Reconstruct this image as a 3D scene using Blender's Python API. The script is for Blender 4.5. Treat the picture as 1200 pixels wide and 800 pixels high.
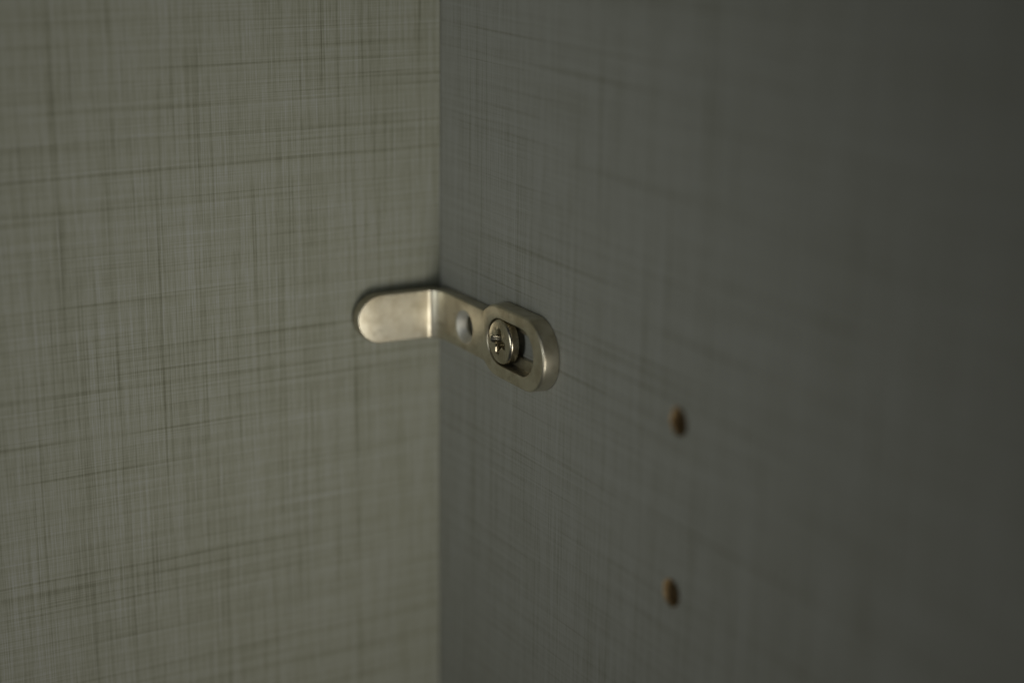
import bpy, bmesh, math, random
from mathutils import Vector, Matrix

random.seed(7)
for o in list(bpy.data.objects):
    bpy.data.objects.remove(o)
scene = bpy.context.scene
COL = scene.collection
MM = 0.001

# ------------------------------------------------------------------ camera
cam_data = bpy.data.cameras.new('camera')
cam = bpy.data.objects.new('camera', cam_data)
COL.objects.link(cam)
AX = Vector((0.86678853, 0.12607833, -0.48247476))
AY = Vector((-0.4985405, 0.24163044, -0.83250952))
AZ = Vector((0.01161918, 0.96214291, 0.27229765))
M = Matrix((AX, AY, AZ)).to_4x4()
M.translation = Vector((-0.17549879, -0.33340978, 0.10672900))
cam.matrix_world = M
cam_data.sensor_width = 36.0
cam_data.lens = 64.29
cam_data.clip_start = 0.01
cam_data.clip_end = 20.0
cam_data.dof.use_dof = True
cam_data.dof.focus_distance = 0.3595
cam_data.dof.aperture_fstop = 4.2
cam_data.dof.aperture_blades = 7
scene.camera = cam

# ------------------------------------------------------------------ light
world = bpy.data.worlds.new('World')
scene.world = world
world.use_nodes = True
bg = world.node_tree.nodes['Background']
bg.inputs['Color'].default_value = (0.80, 0.90, 1.0, 1)
bg.inputs['Strength'].default_value = 0.022


def aim(o, target):
    d = Vector(target) - o.location
    o.rotation_euler = d.to_track_quat('-Z', 'Y').to_euler()


key_data = bpy.data.lights.new('key_lamp', 'SPOT')
key_data.energy = 8.3
key_data.color = (1.0, 0.945, 0.83)
key_data.spot_size = math.radians(38)
key_data.spot_blend = 1.0
key_data.shadow_soft_size = 0.16
key = bpy.data.objects.new('key_lamp', key_data)
key.location = (-0.085, -0.60, -0.19)
COL.objects.link(key)
aim(key, (-0.008, 0.0, 0.006))

fill_data = bpy.data.lights.new('fill_lamp', 'SPOT')  # unseen fill spot, added at the left to brighten the side panel
fill_data.energy = 2.0
fill_data.color = (0.98, 1.0, 0.94)
fill_data.spot_size = math.radians(43)
fill_data.spot_blend = 1.0
fill_data.shadow_soft_size = 0.11
fill = bpy.data.objects.new('fill_lamp', fill_data)
fill.location = (-0.46, -0.16, 0.035)
COL.objects.link(fill)
aim(fill, (0.0, -0.028, 0.035))

scene.view_settings.view_transform = 'Standard'
scene.view_settings.look = 'None'
scene.view_settings.exposure = 0.0
scene.view_settings.gamma = 1.0


# ------------------------------------------------------------------ materials
class NT:
    """small node graph helper"""
    def __init__(self, name):
        self.mat = bpy.data.materials.new(name)
        self.mat.use_nodes = True
        self.t = self.mat.node_tree
        self.bsdf = self.t.nodes['Principled BSDF']

    def link(self, a, b):
        self.t.links.new(a, b)

    def node(self, kind, **kw):
        n = self.t.nodes.new(kind)
        for k, v in kw.items():
            setattr(n, k, v)
        return n

    def math(self, op, a, b=None, c=None, clamp=False):
        n = self.node('ShaderNodeMath', operation=op)
        n.use_clamp = clamp
        for i, v in enumerate((a, b, c)):
            if v is None:
                continue
            if isinstance(v, (int, float)):
                n.inputs[i].default_value = v
            else:
                self.link(v, n.inputs[i])
        return n.outputs[0]

    def noise(self, vec, scale=1.0, detail=2.0, rough=0.5):
        n = self.node('ShaderNodeTexNoise')
        n.inputs['Scale'].default_value = scale
        n.inputs['Detail'].default_value = detail
        n.inputs['Roughness'].default_value = rough
        self.link(vec, n.inputs['Vector'])
        return n.outputs['Fac']

    def vec(self, x, y, z):
        n = self.node('ShaderNodeCombineXYZ')
        for i, v in enumerate((x, y, z)):
            if isinstance(v, (int, float)):
                n.inputs[i].default_value = v
            else:
                self.link(v, n.inputs[i])
        return n.outputs[0]

    def remap(self, v, a, b, c=0.0, d=1.0):
        n = self.node('ShaderNodeMapRange')
        n.clamp = True
        self.link(v, n.inputs['Value'])
        for k, x in zip(('From Min', 'From Max', 'To Min', 'To Max'), (a, b, c, d)):
            n.inputs[k].default_value = x
        return n.outputs['Result']

    def mix(self, fac, a, b):
        n = self.node('ShaderNodeMix', data_type='RGBA')
        if isinstance(fac, (int, float)):
            n.inputs['Factor'].default_value = fac
        else:
            self.link(fac, n.inputs['Factor'])
        for i, v in ((6, a), (7, b)):
            if isinstance(v, tuple):
                n.inputs[i].default_value = (*v, 1)
            else:
                self.link(v, n.inputs[i])
        return n.outputs[2]


def linen_laminate(name, axis, seed, contrast, light, mid, dark):
    """woven linen print: long warp and weft streaks over fine threads"""
    g = NT(name)
    tc = g.node('ShaderNodeTexCoord').outputs['Object']
    sep = g.node('ShaderNodeSeparateXYZ')
    g.link(tc, sep.inputs[0])
    u = g.math('MULTIPLY', sep.outputs[axis], 1000.0)      # millimetres across
    v = g.math('MULTIPLY', sep.outputs[2], 1000.0)         # millimetres up

    def streak(fu, fv, s, detail=2.0, rough=0.5):
        return g.noise(g.vec(g.math('MULTIPLY', u, fu), g.math('MULTIPLY', v, fv), seed + s), 1.0, detail, rough)

    warp_fine = streak(4.8, 0.055, 1.3, 3.0, 0.65)
    warp_dash = streak(6.0, 0.30, 3.3, 1.0, 0.5)
    warp_mid = streak(1.0, 0.018, 5.1, 2.0, 0.6)
    warp_wide = streak(0.22, 0.010, 9.7, 1.0)
    weft_fine = streak(0.050, 4.2, 13.9, 2.0, 0.6)
    weft_mid = streak(0.016, 0.80, 17.2, 2.0, 0.6)
    patch = streak(0.16, 0.12, 21.4, 2.0)
    # separate dark and pale threads, long and thin
    warp_line = g.remap(streak(1.25, 0.007, 25.5, 0.0), 0.27, 0.33, 1.0, 0.0)
    warp_line2 = g.remap(streak(2.6, 0.022, 27.5, 0.0), 0.27, 0.35, 1.0, 0.0)
    weft_line = g.remap(streak(0.006, 1.05, 29.8, 0.0), 0.27, 0.33, 1.0, 0.0)
    weft_line2 = g.remap(streak(0.020, 2.1, 31.8, 0.0), 0.27, 0.35, 1.0, 0.0)
    pale_line = g.remap(streak(2.0, 0.018, 37.0, 0.0), 0.66, 0.74, 0.0, 1.0)
    pale_weft = g.remap(streak(0.018, 1.6, 39.0, 0.0), 0.67, 0.75, 0.0, 1.0)
    brk_v = g.remap(streak(0.20, 0.045, 41.0, 1.0), 0.35, 0.60, 0.45, 1.0)
    brk_h = g.remap(streak(0.045, 0.20, 43.0, 1.0), 0.35, 0.60, 0.45, 1.0)

    val = 0.52
    for n, k in ((warp_fine, 1.25), (warp_dash, 0.42), (warp_mid, 0.42), (warp_wide, 0.16),
                 (weft_fine, 0.62), (weft_mid, 0.40), (patch, 0.08)):
        val = g.math('MULTIPLY_ADD', g.math('SUBTRACT', n, 0.5), k * contrast, val)
    for n, brk, k in ((warp_line, brk_v, -0.24), (warp_line2, brk_v, -0.20), (weft_line, brk_h, -0.26),
                      (weft_line2, brk_h, -0.18), (pale_line, brk_v, 0.15), (pale_weft, brk_h, 0.12)):
        val = g.math('MULTIPLY_ADD', g.math('MULTIPLY', n, brk), k * contrast, val)
    val = g.math('ADD', val, 0.0, clamp=True)
    lo = g.remap(val, 0.0, 0.5)
    hi = g.remap(val, 0.5, 1.0)
    c = g.mix(hi, g.mix(lo, dark, mid), light)
    # slight warm / green drift of the print
    drift = streak(0.05, 0.07, 51.0, 3.0)
    c = g.mix(g.remap(drift, 0.4, 0.65, 0.0, 0.03), c, (mid[0] * 1.04, mid[1] * 0.97, mid[2] * 0.84))
    g.link(c, g.bsdf.inputs['Base Color'])
    g.bsdf.inputs['Specular IOR Level'].default_value = 0.25
    rg = g.math('MULTIPLY_ADD', val, -0.10, 0.60)
    g.link(rg, g.bsdf.inputs['Roughness'])
    bump = g.node('ShaderNodeBump')
    bump.inputs['Strength'].default_value = 0.10
    bump.inputs['Distance'].default_value = 0.0001
    g.link(val, bump.inputs['Height'])
    g.link(bump.outputs[0], g.bsdf.inputs['Normal'])
    return g.mat


def nickel(name, col, rough, grain=0.25, stain=0.5):
    g = NT(name)
    tc = g.node('ShaderNodeTexCoord').outputs['Object']
    n1 = g.noise(tc, 260.0, 4.0, 0.6)
    n2 = g.noise(tc, 3200.0, 3.0, 0.6)
    n3 = g.noise(tc, 700.0, 2.0, 0.5)
    dark = tuple(c * (1 - 0.30 * stain) * k for c, k in zip(col, (1.0, 0.96, 0.88)))
    c = g.mix(g.remap(n1, 0.42, 0.66), col, dark)
    spot = g.remap(n3, 0.66, 0.72)
    c = g.mix(g.math('MULTIPLY', spot, 0.35 * stain), c, (0.22, 0.19, 0.13))
    g.link(c, g.bsdf.inputs['Base Color'])
    g.bsdf.inputs['Metallic'].default_value = 1.0
    sp = g.node('ShaderNodeSeparateXYZ')
    g.link(tc, sp.inputs[0])
    run = g.math('SUBTRACT', sp.outputs[0], sp.outputs[1])
    brush = g.noise(g.vec(g.math('MULTIPLY', run, 160.0), 3.3, g.math('MULTIPLY', sp.outputs[2], 5200.0)), 1.0, 2.0, 0.6)
    hatch = g.noise(g.vec(g.math('MULTIPLY', run, 3800.0), 7.1, g.math('MULTIPLY', sp.outputs[2], 240.0)), 1.0, 2.0, 0.6)
    r = g.math('MULTIPLY_ADD', n1, 0.20, rough - 0.10)
    r = g.math('MULTIPLY_ADD', g.math('SUBTRACT', hatch, 0.5), 0.12, r)
    g.link(r, g.bsdf.inputs['Roughness'])
    bump = g.node('ShaderNodeBump')
    bump.inputs['Strength'].default_value = grain
    bump.inputs['Distance'].default_value = 0.00006
    relief = g.math('ADD', n2, g.math('MULTIPLY', n3, 1.2))
    relief = g.math('MULTIPLY_ADD', g.math('ADD', brush, hatch), 0.35, relief)
    g.link(relief, bump.inputs['Height'])
    g.link(bump.outputs[0], g.bsdf.inputs['Normal'])
    return g.mat


def chipboard(name):
    g = NT(name)
    tc = g.node('ShaderNodeTexCoord').outputs['Object']
    n = g.noise(tc, 900.0, 4.0, 0.65)
    c = g.mix(g.remap(n, 0.35, 0.65), (0.17, 0.11, 0.05), (0.47, 0.34, 0.18))
    g.link(c, g.bsdf.inputs['Base Color'])
    g.bsdf.inputs['Roughness'].default_value = 0.9
    g.bsdf.inputs['Specular IOR Level'].default_value = 0.1
    bump = g.node('ShaderNodeBump')
    bump.inputs['Strength'].default_value = 0.8
    bump.inputs['Distance'].default_value = 0.0003
    g.link(n, bump.inputs['Height'])
    g.link(bump.outputs[0], g.bsdf.inputs['Normal'])
    return g.mat


MAT_BACK = linen_laminate('linen_laminate_back', 0, 3.0, 0.95,
                          (0.372, 0.388, 0.385), (0.288, 0.299, 0.245), (0.160, 0.165, 0.120))
MAT_SIDE = linen_laminate('linen_laminate_side', 1, 83.0, 0.65,
                          (0.375, 0.385, 0.375), (0.300, 0.306, 0.278), (0.150, 0.150, 0.105))
MAT_NICKEL = nickel('satin_nickel', (0.61, 0.575, 0.475), 0.375, 0.26, 0.8)
MAT_SINK = nickel('bare_countersink', (0.76, 0.75, 0.70), 0.62, 0.3, 0.2)
MAT_SCREW = nickel('screw_steel', (0.58, 0.54, 0.44), 0.25, 0.22, 0.9)
MAT_CHIP = chipboard('raw_chipboard')


# ------------------------------------------------------------------ mesh helpers
def finish(bm, name, mat, parent=None, angle=38.0, flat=False):
    """link a bmesh (millimetres) as ONE mesh object"""
    for v in bm.verts:
        v.co *= MM
    if not flat:
        bmesh.ops.recalc_face_normals(bm, faces=bm.faces[:])
    me = bpy.data.meshes.new(name)
    bm.to_mesh(me)
    bm.free()
    for p in me.polygons:
        p.use_smooth = not flat
    me.set_sharp_from_angle(angle=math.radians(angle))
    me.materials.append(mat)
    o = bpy.data.objects.new(name, me)
    COL.objects.link(o)
    if parent is not None:
        o.parent = parent
        o.matrix_parent_inverse = Matrix.Translation(-Vector(parent.location))
    return o


def stack(bm, rings, cap_first=False, cap_last=False):
    """closed loops of points joined one after the other by quads"""
    vr = [[bm.verts.new(p) for p in r] for r in rings]
    for a, b in zip(vr, vr[1:]):
        n = len(a)
        for i in range(n):
            j = (i + 1) % n
            bm.faces.new((a[i], a[j], b[j], b[i]))
    if cap_first:
        bm.faces.new(vr[0])
    if cap_last:
        bm.faces.new(vr[-1])
    return vr


def cast(poly, c, angs):
    """points where rays from c leave a closed polygon"""
    out = []
    n = len(poly)
    for a in angs:
        dx, dy = math.cos(a), math.sin(a)
        best = None
        for i in range(n):
            x1, y1 = poly[i][0] - c[0], poly[i][1] - c[1]
            x2, y2 = poly[(i + 1) % n][0] - c[0], poly[(i + 1) % n][1] - c[1]
            ex, ey = x2 - x1, y2 - y1
            den = dx * ey - dy * ex
            if abs(den) < 1e-12:
                continue
            t = (x1 * ey - y1 * ex) / den
            s = (x1 * dy - y1 * dx) / den
            if t > 0 and -1e-9 <= s <= 1 + 1e-9 and (best is None or t > best):
                best = t
        out.append((c[0] + dx * best, c[1] + dy * best))
    return out


def offset(loop, d):
    """loop (counter-clockwise) moved inwards by d"""
    out = []
    n = len(loop)
    for i in range(n):
        p, q = loop[i - 1], loop[(i + 1) % n]
        tx, ty = q[0] - p[0], q[1] - p[1]
        l = math.hypot(tx, ty) or 1
        out.append((loop[i][0] - ty / l * d, loop[i][1] + tx / l * d))
    return out


def stadium(c1, c2, z, r, n=40):
    """closed outline of a slot, axis along y, from c1 (greater y) to c2"""
    pts = [(c1 + r * math.cos(a), z + r * math.sin(a)) for a in
           [-math.pi / 2 + math.pi * k / n for k in range(n + 1)]]
    pts += [(c2 + r * math.cos(a), z + r * math.sin(a)) for a in
            [math.pi / 2 + math.pi * k / n for k in range(n + 1)]]
    return pts


def at_x(loop, x):
    return [(x, p[0], p[1]) for p in loop]


def bevel_profile(t, r, back=0.25, n=5):
    """(depth behind the front, inset) from the back face round to the front face"""
    pr = [(t, back), (t - back * 0.3, back * 0.3), (t - back, 0.0), (r, 0.0)]
    for k in range(1, n + 1):
        a = math.pi / 2 * k / n
        pr.append((r - r * math.sin(a), r - r * math.cos(a)))
    return pr


def tag(o, label, cat, group=None):
    o['label'] = label
    o['category'] = cat
    if group:
        o['group'] = group


def thing(name, loc, label, cat):
    o = bpy.data.objects.new(name, None)
    o.empty_display_size = 0.01
    o.location = loc
    COL.objects.link(o)
    tag(o, label, cat)
    return o


# ------------------------------------------------------------------ cabinet corner
cabinet = thing('cabinet', (0, 0, 0),
                'inside corner of a cabinet in grey green linen-weave laminate with two peg holes', 'cabinet')

X0, Y0, Z0, Z1, TH = -380.0, -330.0, -260.0, 260.0, 18.0


def box(bm, a, b):
    vs = [bm.verts.new((x, y, z)) for x in (a[0], b[0]) for y in (a[1], b[1]) for z in (a[2], b[2])]
    for f in ((0, 1, 3, 2), (4, 6, 7, 5), (0, 4, 5, 1), (2, 3, 7, 6), (0, 2, 6, 4), (1, 5, 7, 3)):
        bm.faces.new([vs[i] for i in f])


bm = bmesh.new()
box(bm, (X0, 0.0, Z0), (-0.14, TH, Z1))                   # hairline joint at the corner
back_panel = finish(bm, 'back_panel', MAT_BACK, cabinet)

HOLES = [(-88.2, 7.75), (-87.9, -24.25)]
HR, HC = 2.74, 8.0
bm = bmesh.new()


def quad(y0, z0, y1, z1):
    bm.faces.new([bm.verts.new((0, y, z)) for y, z in ((y0, z0), (y1, z0), (y1, z1), (y0, z1))])


hy0, hy1 = -88.05 - HC, -88.05 + HC
quad(Y0, Z0, hy0, Z1)
quad(hy1, Z0, TH, Z1)
zs = [Z0]
for y, z in sorted(HOLES, key=lambda h: h[1]):
    quad(hy0, zs[-1], hy1, z - HC)
    zs.append(z + HC)
    N = 64
    angs = [2 * math.pi * k / N + math.pi / 4 for k in range(N)]
    sq = cast([(hy0, z - HC), (hy1, z - HC), (hy1, z + HC), (hy0, z + HC)], (y, z), angs)
    # corners of the cell, so the cell meets its neighbours
    for cy in (hy0, hy1):
        for cz in (z - HC, z + HC):
            k = min(range(N), key=lambda i: (sq[i][0] - cy) ** 2 + (sq[i][1] - cz) ** 2)
            sq[k] = (cy, cz)
    ci = []
    for k, a in enumerate(angs):
        r = HR + random.uniform(-0.14, 0.10)
        ci.append((y + r * math.cos(a), z + r * math.sin(a)))
    # laminate face, tiny chamfer, laminate edge
    inner = [(y + (p[0] - y) * 0.97, z + (p[1] - z) * 0.97) for p in ci]
    stack(bm, [at_x(sq, 0), at_x(ci, 0), at_x(inner, 0.12)])
quad(hy0, zs[-1], hy1, Z1)
# the rest of the board
vs = {}
for x in (0.0, TH):
    for y in (Y0, TH):
        for z in (Z0, Z1):
            vs[x, y, z] = bm.verts.new((x, y, z))
for f in (((TH, Y0, Z0), (TH, TH, Z0), (TH, TH, Z1), (TH, Y0, Z1)),
          ((0, Y0, Z0), (TH, Y0, Z0), (TH, Y0, Z1), (0, Y0, Z1)),
          ((0, TH, Z0), (TH, TH, Z0), (TH, TH, Z1), (0, TH, Z1)),
          ((0, Y0, Z0), (0, TH, Z0), (TH, TH, Z0), (TH, Y0, Z0)),
          ((0, Y0, Z1), (0, TH, Z1), (TH, TH, Z1), (TH, Y0, Z1))):
    bm.faces.new([vs[p] for p in f])
bmesh.ops.remove_doubles(bm, verts=bm.verts[:], dist=1e-4)
bm.normal_update()
for f in bm.faces:
    c = f.calc_center_median()
    if abs(c.x) < 1e-6 and f.normal.x > 0:
        f.normal_flip()
side_panel = finish(bm, 'side_panel', MAT_SIDE, cabinet, flat=True)

for y, z in HOLES:
    bm = bmesh.new()
    rings = []
    for x, sink in ((0.05, 0.02), (0.25, -0.12), (0.9, -0.26), (1.6, -0.28), (3.0, -0.3), (5.0, -0.3), (8.0, -0.3), (11.5, -0.3)):
        rings.append([(x, y + (HR + sink + random.uniform(-0.09, 0.04)) * math.cos(2 * math.pi * i / 40),
                       z + (HR + sink + random.uniform(-0.09, 0.04)) * math.sin(2 * math.pi * i / 40)) for i in range(40)])
    stack(bm, rings, cap_last=True)
    finish(bm, 'peg_hole', MAT_CHIP, side_panel, 60)

# ------------------------------------------------------------------ bracket
ZC = 7.75                                                  # height of its centre line
bracket = thing('metal_bracket', (0, -32 * MM, ZC * MM),
                'small satin nickel angle bracket screwed to the cabinet side with a rounded tab', 'bracket')

TA, HA, RB = 2.85, 5.2, 0.28                               # arm and tab: thickness, half height, edge radius
PROF = bevel_profile(TA, RB)
XF, YF = -2.95, -4.3                                       # front planes of arm and tab
RX, RY = 2.4, 4.6                                         # inner bend
XB, YB = XF - RX, YF - RY                                 # where the bend starts and ends

# tab: flat tongue with a round end, then the bend
bm = bmesh.new()
TX = -15.6
TILT = math.tan(math.radians(3.5))                        # bent a little past square
rings = []
for d, i in PROF:
    r = HA - i
    xe = XB
    ring = [(xe, YF + d, ZC + r)]
    for k in range(41):
        a = math.pi / 2 + math.pi * k / 40
        ring.append((TX + r * math.cos(a), YF + d, ZC + r * math.sin(a)))
    ring.append((xe, YF + d, ZC - r))
    rings.append([(x, y + (XB - x) * TILT, z) for x, y, z in ring])
stack(bm, rings, cap_first=True, cap_last=True)
# bend: the same section swept round a quarter ellipse
front, norm = [], []
NB = 22
front.append((XB - 0.02, YF)); norm.append((0, -1))
for k in range(NB + 1):
    a = math.pi / 2 * k / NB
    # concave quarter, centre (XB, YB)
    px, py = XB + RX * math.sin(a), YB + RY * math.cos(a)
    nx, ny = -math.sin(a) / RX, -math.cos(a) / RY
    l = math.hypot(nx, ny)
    front.append((px, py)); norm.append((nx / l, ny / l))
front.append((XF, YB - 0.9)); norm.append((-1, 0))
sections = []
for (px, py), (nx, ny) in zip(front, norm):
    sec = []
    for d, i in PROF:
        sec.append((px - nx * d, py - ny * d, ZC + HA - i))
    for d, i in reversed(PROF):
        sec.append((px - nx * d, py - ny * d, ZC - HA + i))
    sections.append(sec)
stack(bm, sections, cap_first=True, cap_last=True)
tab = finish(bm, 'tab', MAT_NICKEL, bracket)

# arm: flat bar with a countersunk hole
bm = bmesh.new()
YA0, YA1 = YB - 0.9, -25.8
CS = (-16.2, ZC - 0.25)
N = 96
angs = [2 * math.pi * k / N for k in range(N)]
corner_angs = [math.atan2(sz * HA - (CS[1] - ZC), y - CS[0]) % (2 * math.pi) for y in (YA0, YA1) for sz in (-1, 1)]
for ca in corner_angs:
    k = min(range(N), key=lambda i: abs((angs[i] - ca + math.pi) % (2 * math.pi) - math.pi))
    angs[k] = ca


def rect(h):
    base = cast([(YA1, ZC - HA), (YA0, ZC - HA), (YA0, ZC + HA), (YA1, ZC + HA)], CS, angs)
    return [(p[0], ZC + (p[1] - ZC) * h / HA) for p in base]


def circ(c, r, aa):
    return [(c[0] + r * math.cos(a), c[1] + r * math.sin(a)) for a in aa]


rings = [at_x(circ(CS, 2.75, angs), XF + TA)]
rings += [at_x(rect(HA - i), XF + d) for d, i in PROF]
rings += [at_x(circ(CS, 3.62, angs), XF), at_x(circ(CS, 3.52, angs), XF + 0.03), at_x(circ(CS, 3.42, angs), XF + 0.12),
          at_x(circ(CS, 2.1, angs), XF + 1.6), at_x(circ(CS, 2.08, angs), XF + 1.75), at_x(circ(CS, 2.7, angs), XF + 2.0), at_x(circ(CS, 2.75, angs), XF + TA)]
stack(bm, rings)
bmesh.ops.remove_doubles(bm, verts=bm.verts[:], dist=1e-5)
arm = finish(bm, 'arm', MAT_NICKEL, bracket)
arm.data.materials.append(MAT_SINK)
for p in arm.data.polygons:
    x, y, z = p.center / MM
    if XF + 0.02 < x < XF + 1.62 and math.hypot(y - CS[0], z - CS[1]) < 3.55:
        p.material_index = 1                              # bare machined cone

# mounting plate: thicker, wider, rounded, with a stepped slot
bm = bmesh.new()
ZP = ZC + 0.5
TP, RP, YR = 3.55, 7.45, -41.6
XP = -0.08
top = [(-24.9, 5.0), (-25.4, 5.5), (-26.4, 6.15), (-27.6, 6.85), (-29.0, 7.28), (-30.4, 7.45)]
half = [(y, ZP + h) for y, h in top]
half += [(YR - RP * math.sin(math.pi / 2 * k / 16), ZP + RP * math.cos(math.pi / 2 * k / 16)) for k in range(17)]
outline = half + [(y, 2 * ZP - z) for y, z in reversed(half[:-1])]
N = 160
PC = (-37.0, ZP)
angs = [2 * math.pi * (k + 0.5) / N for k in range(N)]
outer = cast(outline, PC, angs)
if sum(outer[i][0] * outer[(i + 1) % N][1] - outer[(i + 1) % N][0] * outer[i][1] for i in range(N)) < 0:
    raise RuntimeError('orientation')


def in_stadium(c1, c2, r):
    return cast(stadium(c1, c2, ZP + 0.05, r), PC, angs)


rings = []
rb = 0.48
rings.append(at_x(offset(outer, 0.30), XP))
rings.append(at_x(offset(outer, 0.08), XP - 0.08))
rings.append(at_x(outer, XP - 0.30))
rings.append(at_x(offset(outer, 0.10), XP - TP + rb))
for k in range(1, 7):
    a = math.pi / 2 * k / 6
    rings.append(at_x(offset(outer, 0.10 + rb * (1 - math.cos(a))), XP - TP + rb * (1 - math.sin(a))))
for r, x in ((4.95, 0.0), (4.86, 0.03), (4.79, 0.10), (4.76, 0.2), (4.72, 2.55), (4.62, 2.65)):
    rings.append(at_x(in_stadium(-31.7, -40.1, r), XP - TP + x))
for r, x in ((2.60, 2.65), (2.5, 2.75), (2.5, TP)):
    rings.append(at_x(in_stadium(-31.9, -41.9, r), XP - TP + x))
rings.append(rings[0])
stack(bm, rings)
bmesh.ops.remove_doubles(bm, verts=bm.verts[:], dist=1e-5)
plate = finish(bm, 'mounting_plate', MAT_NICKEL, bracket)

# screw: pan head with a worn cross recess, clamped on the step of the slot
bm = bmesh.new()
SC = (-31.75, ZP + 0.08)
XH = XP - TP + 2.05                                       # underside of the head
XT = XP - TP - 0.15                                       # top of the head
rot = math.radians(7)


def cross(L, w):
    """outline of a plus, seen from its centre"""
    pts = []
    for q in range(4):
        a = rot + q * math.pi / 2
        for dx, dy in ((w * 1.55, -w * 0.95), (L * 0.93, -w * 0.84), (L, -w * 0.45), (L, w * 0.45), (L * 0.93, w * 0.84), (w * 1.55, w * 0.95)):
            pts.append((SC[0] + dx * math.cos(a) - dy * math.sin(a), SC[1] + dx * math.sin(a) + dy * math.cos(a)))
    return pts


N = 120
base_angs = [2 * math.pi * k / N for k in range(N)]
for (y, z) in cross(2.65, 0.80):
    ca = math.atan2(z - SC[1], y - SC[0]) % (2 * math.pi)
    k = min(range(N), key=lambda i: abs((base_angs[i] - ca + math.pi) % (2 * math.pi) - math.pi))
    base_angs[k] = ca
base_angs.sort()
rings = [at_x(circ(SC, 2.05, base_angs), 9.0), at_x(circ(SC, 2.05, base_angs), XH),
         at_x(circ(SC, 4.45, base_angs), XH), at_x(circ(SC, 4.6, base_angs), XH - 0.15),
         at_x(circ(SC, 4.6, base_angs), XT + 0.80)]
for k in range(1, 6):
    a = math.pi / 2 * k / 5
    rings.append(at_x(circ(SC, 4.6 - 0.75 * (1 - math.cos(a)), base_angs), XT + 0.12 + 0.68 * (1 - math.sin(a))))
rings.append(at_x(circ(SC, 3.4, base_angs), XT + 0.04))
rings.append(at_x(circ(SC, 2.95, base_angs), XT + 0.01))


def cr(L, w, x, jit=0.0):
    lp = cast(cross(L, w), SC, base_angs)
    # driver wear: slow dents rather than a clean edge
    ph = [random.uniform(0, 6.28) for _ in range(6)]
    out = []
    for (y, z), a in zip(lp, base_angs):
        k = jit * (math.sin(3 * a + ph[0]) + math.sin(5 * a + ph[1]) + 0.6 * math.sin(11 * a + ph[2])) * 0.6
        h = jit * (math.sin(4 * a + ph[3]) + math.sin(7 * a + ph[4])) * 0.5
        out.append((x + h, y + k * math.cos(a), z + k * math.sin(a)))
    return out


rings += [cr(2.78, 0.92, XT - 0.05, 0.10), cr(2.62, 0.80, XT + 0.14, 0.12), cr(2.3, 0.74, XT + 1.0, 0.08), cr(1.6, 0.64, XT + 2.1, 0.04)]
rings.append(at_x(circ(SC, 0.05, base_angs), XT + 2.4))
stack(bm, rings, cap_last=True)
screw = finish(bm, 'screw', MAT_SCREW, bracket, 32)
screw['label'] = 'pan head screw with a worn cross recess in the slot'
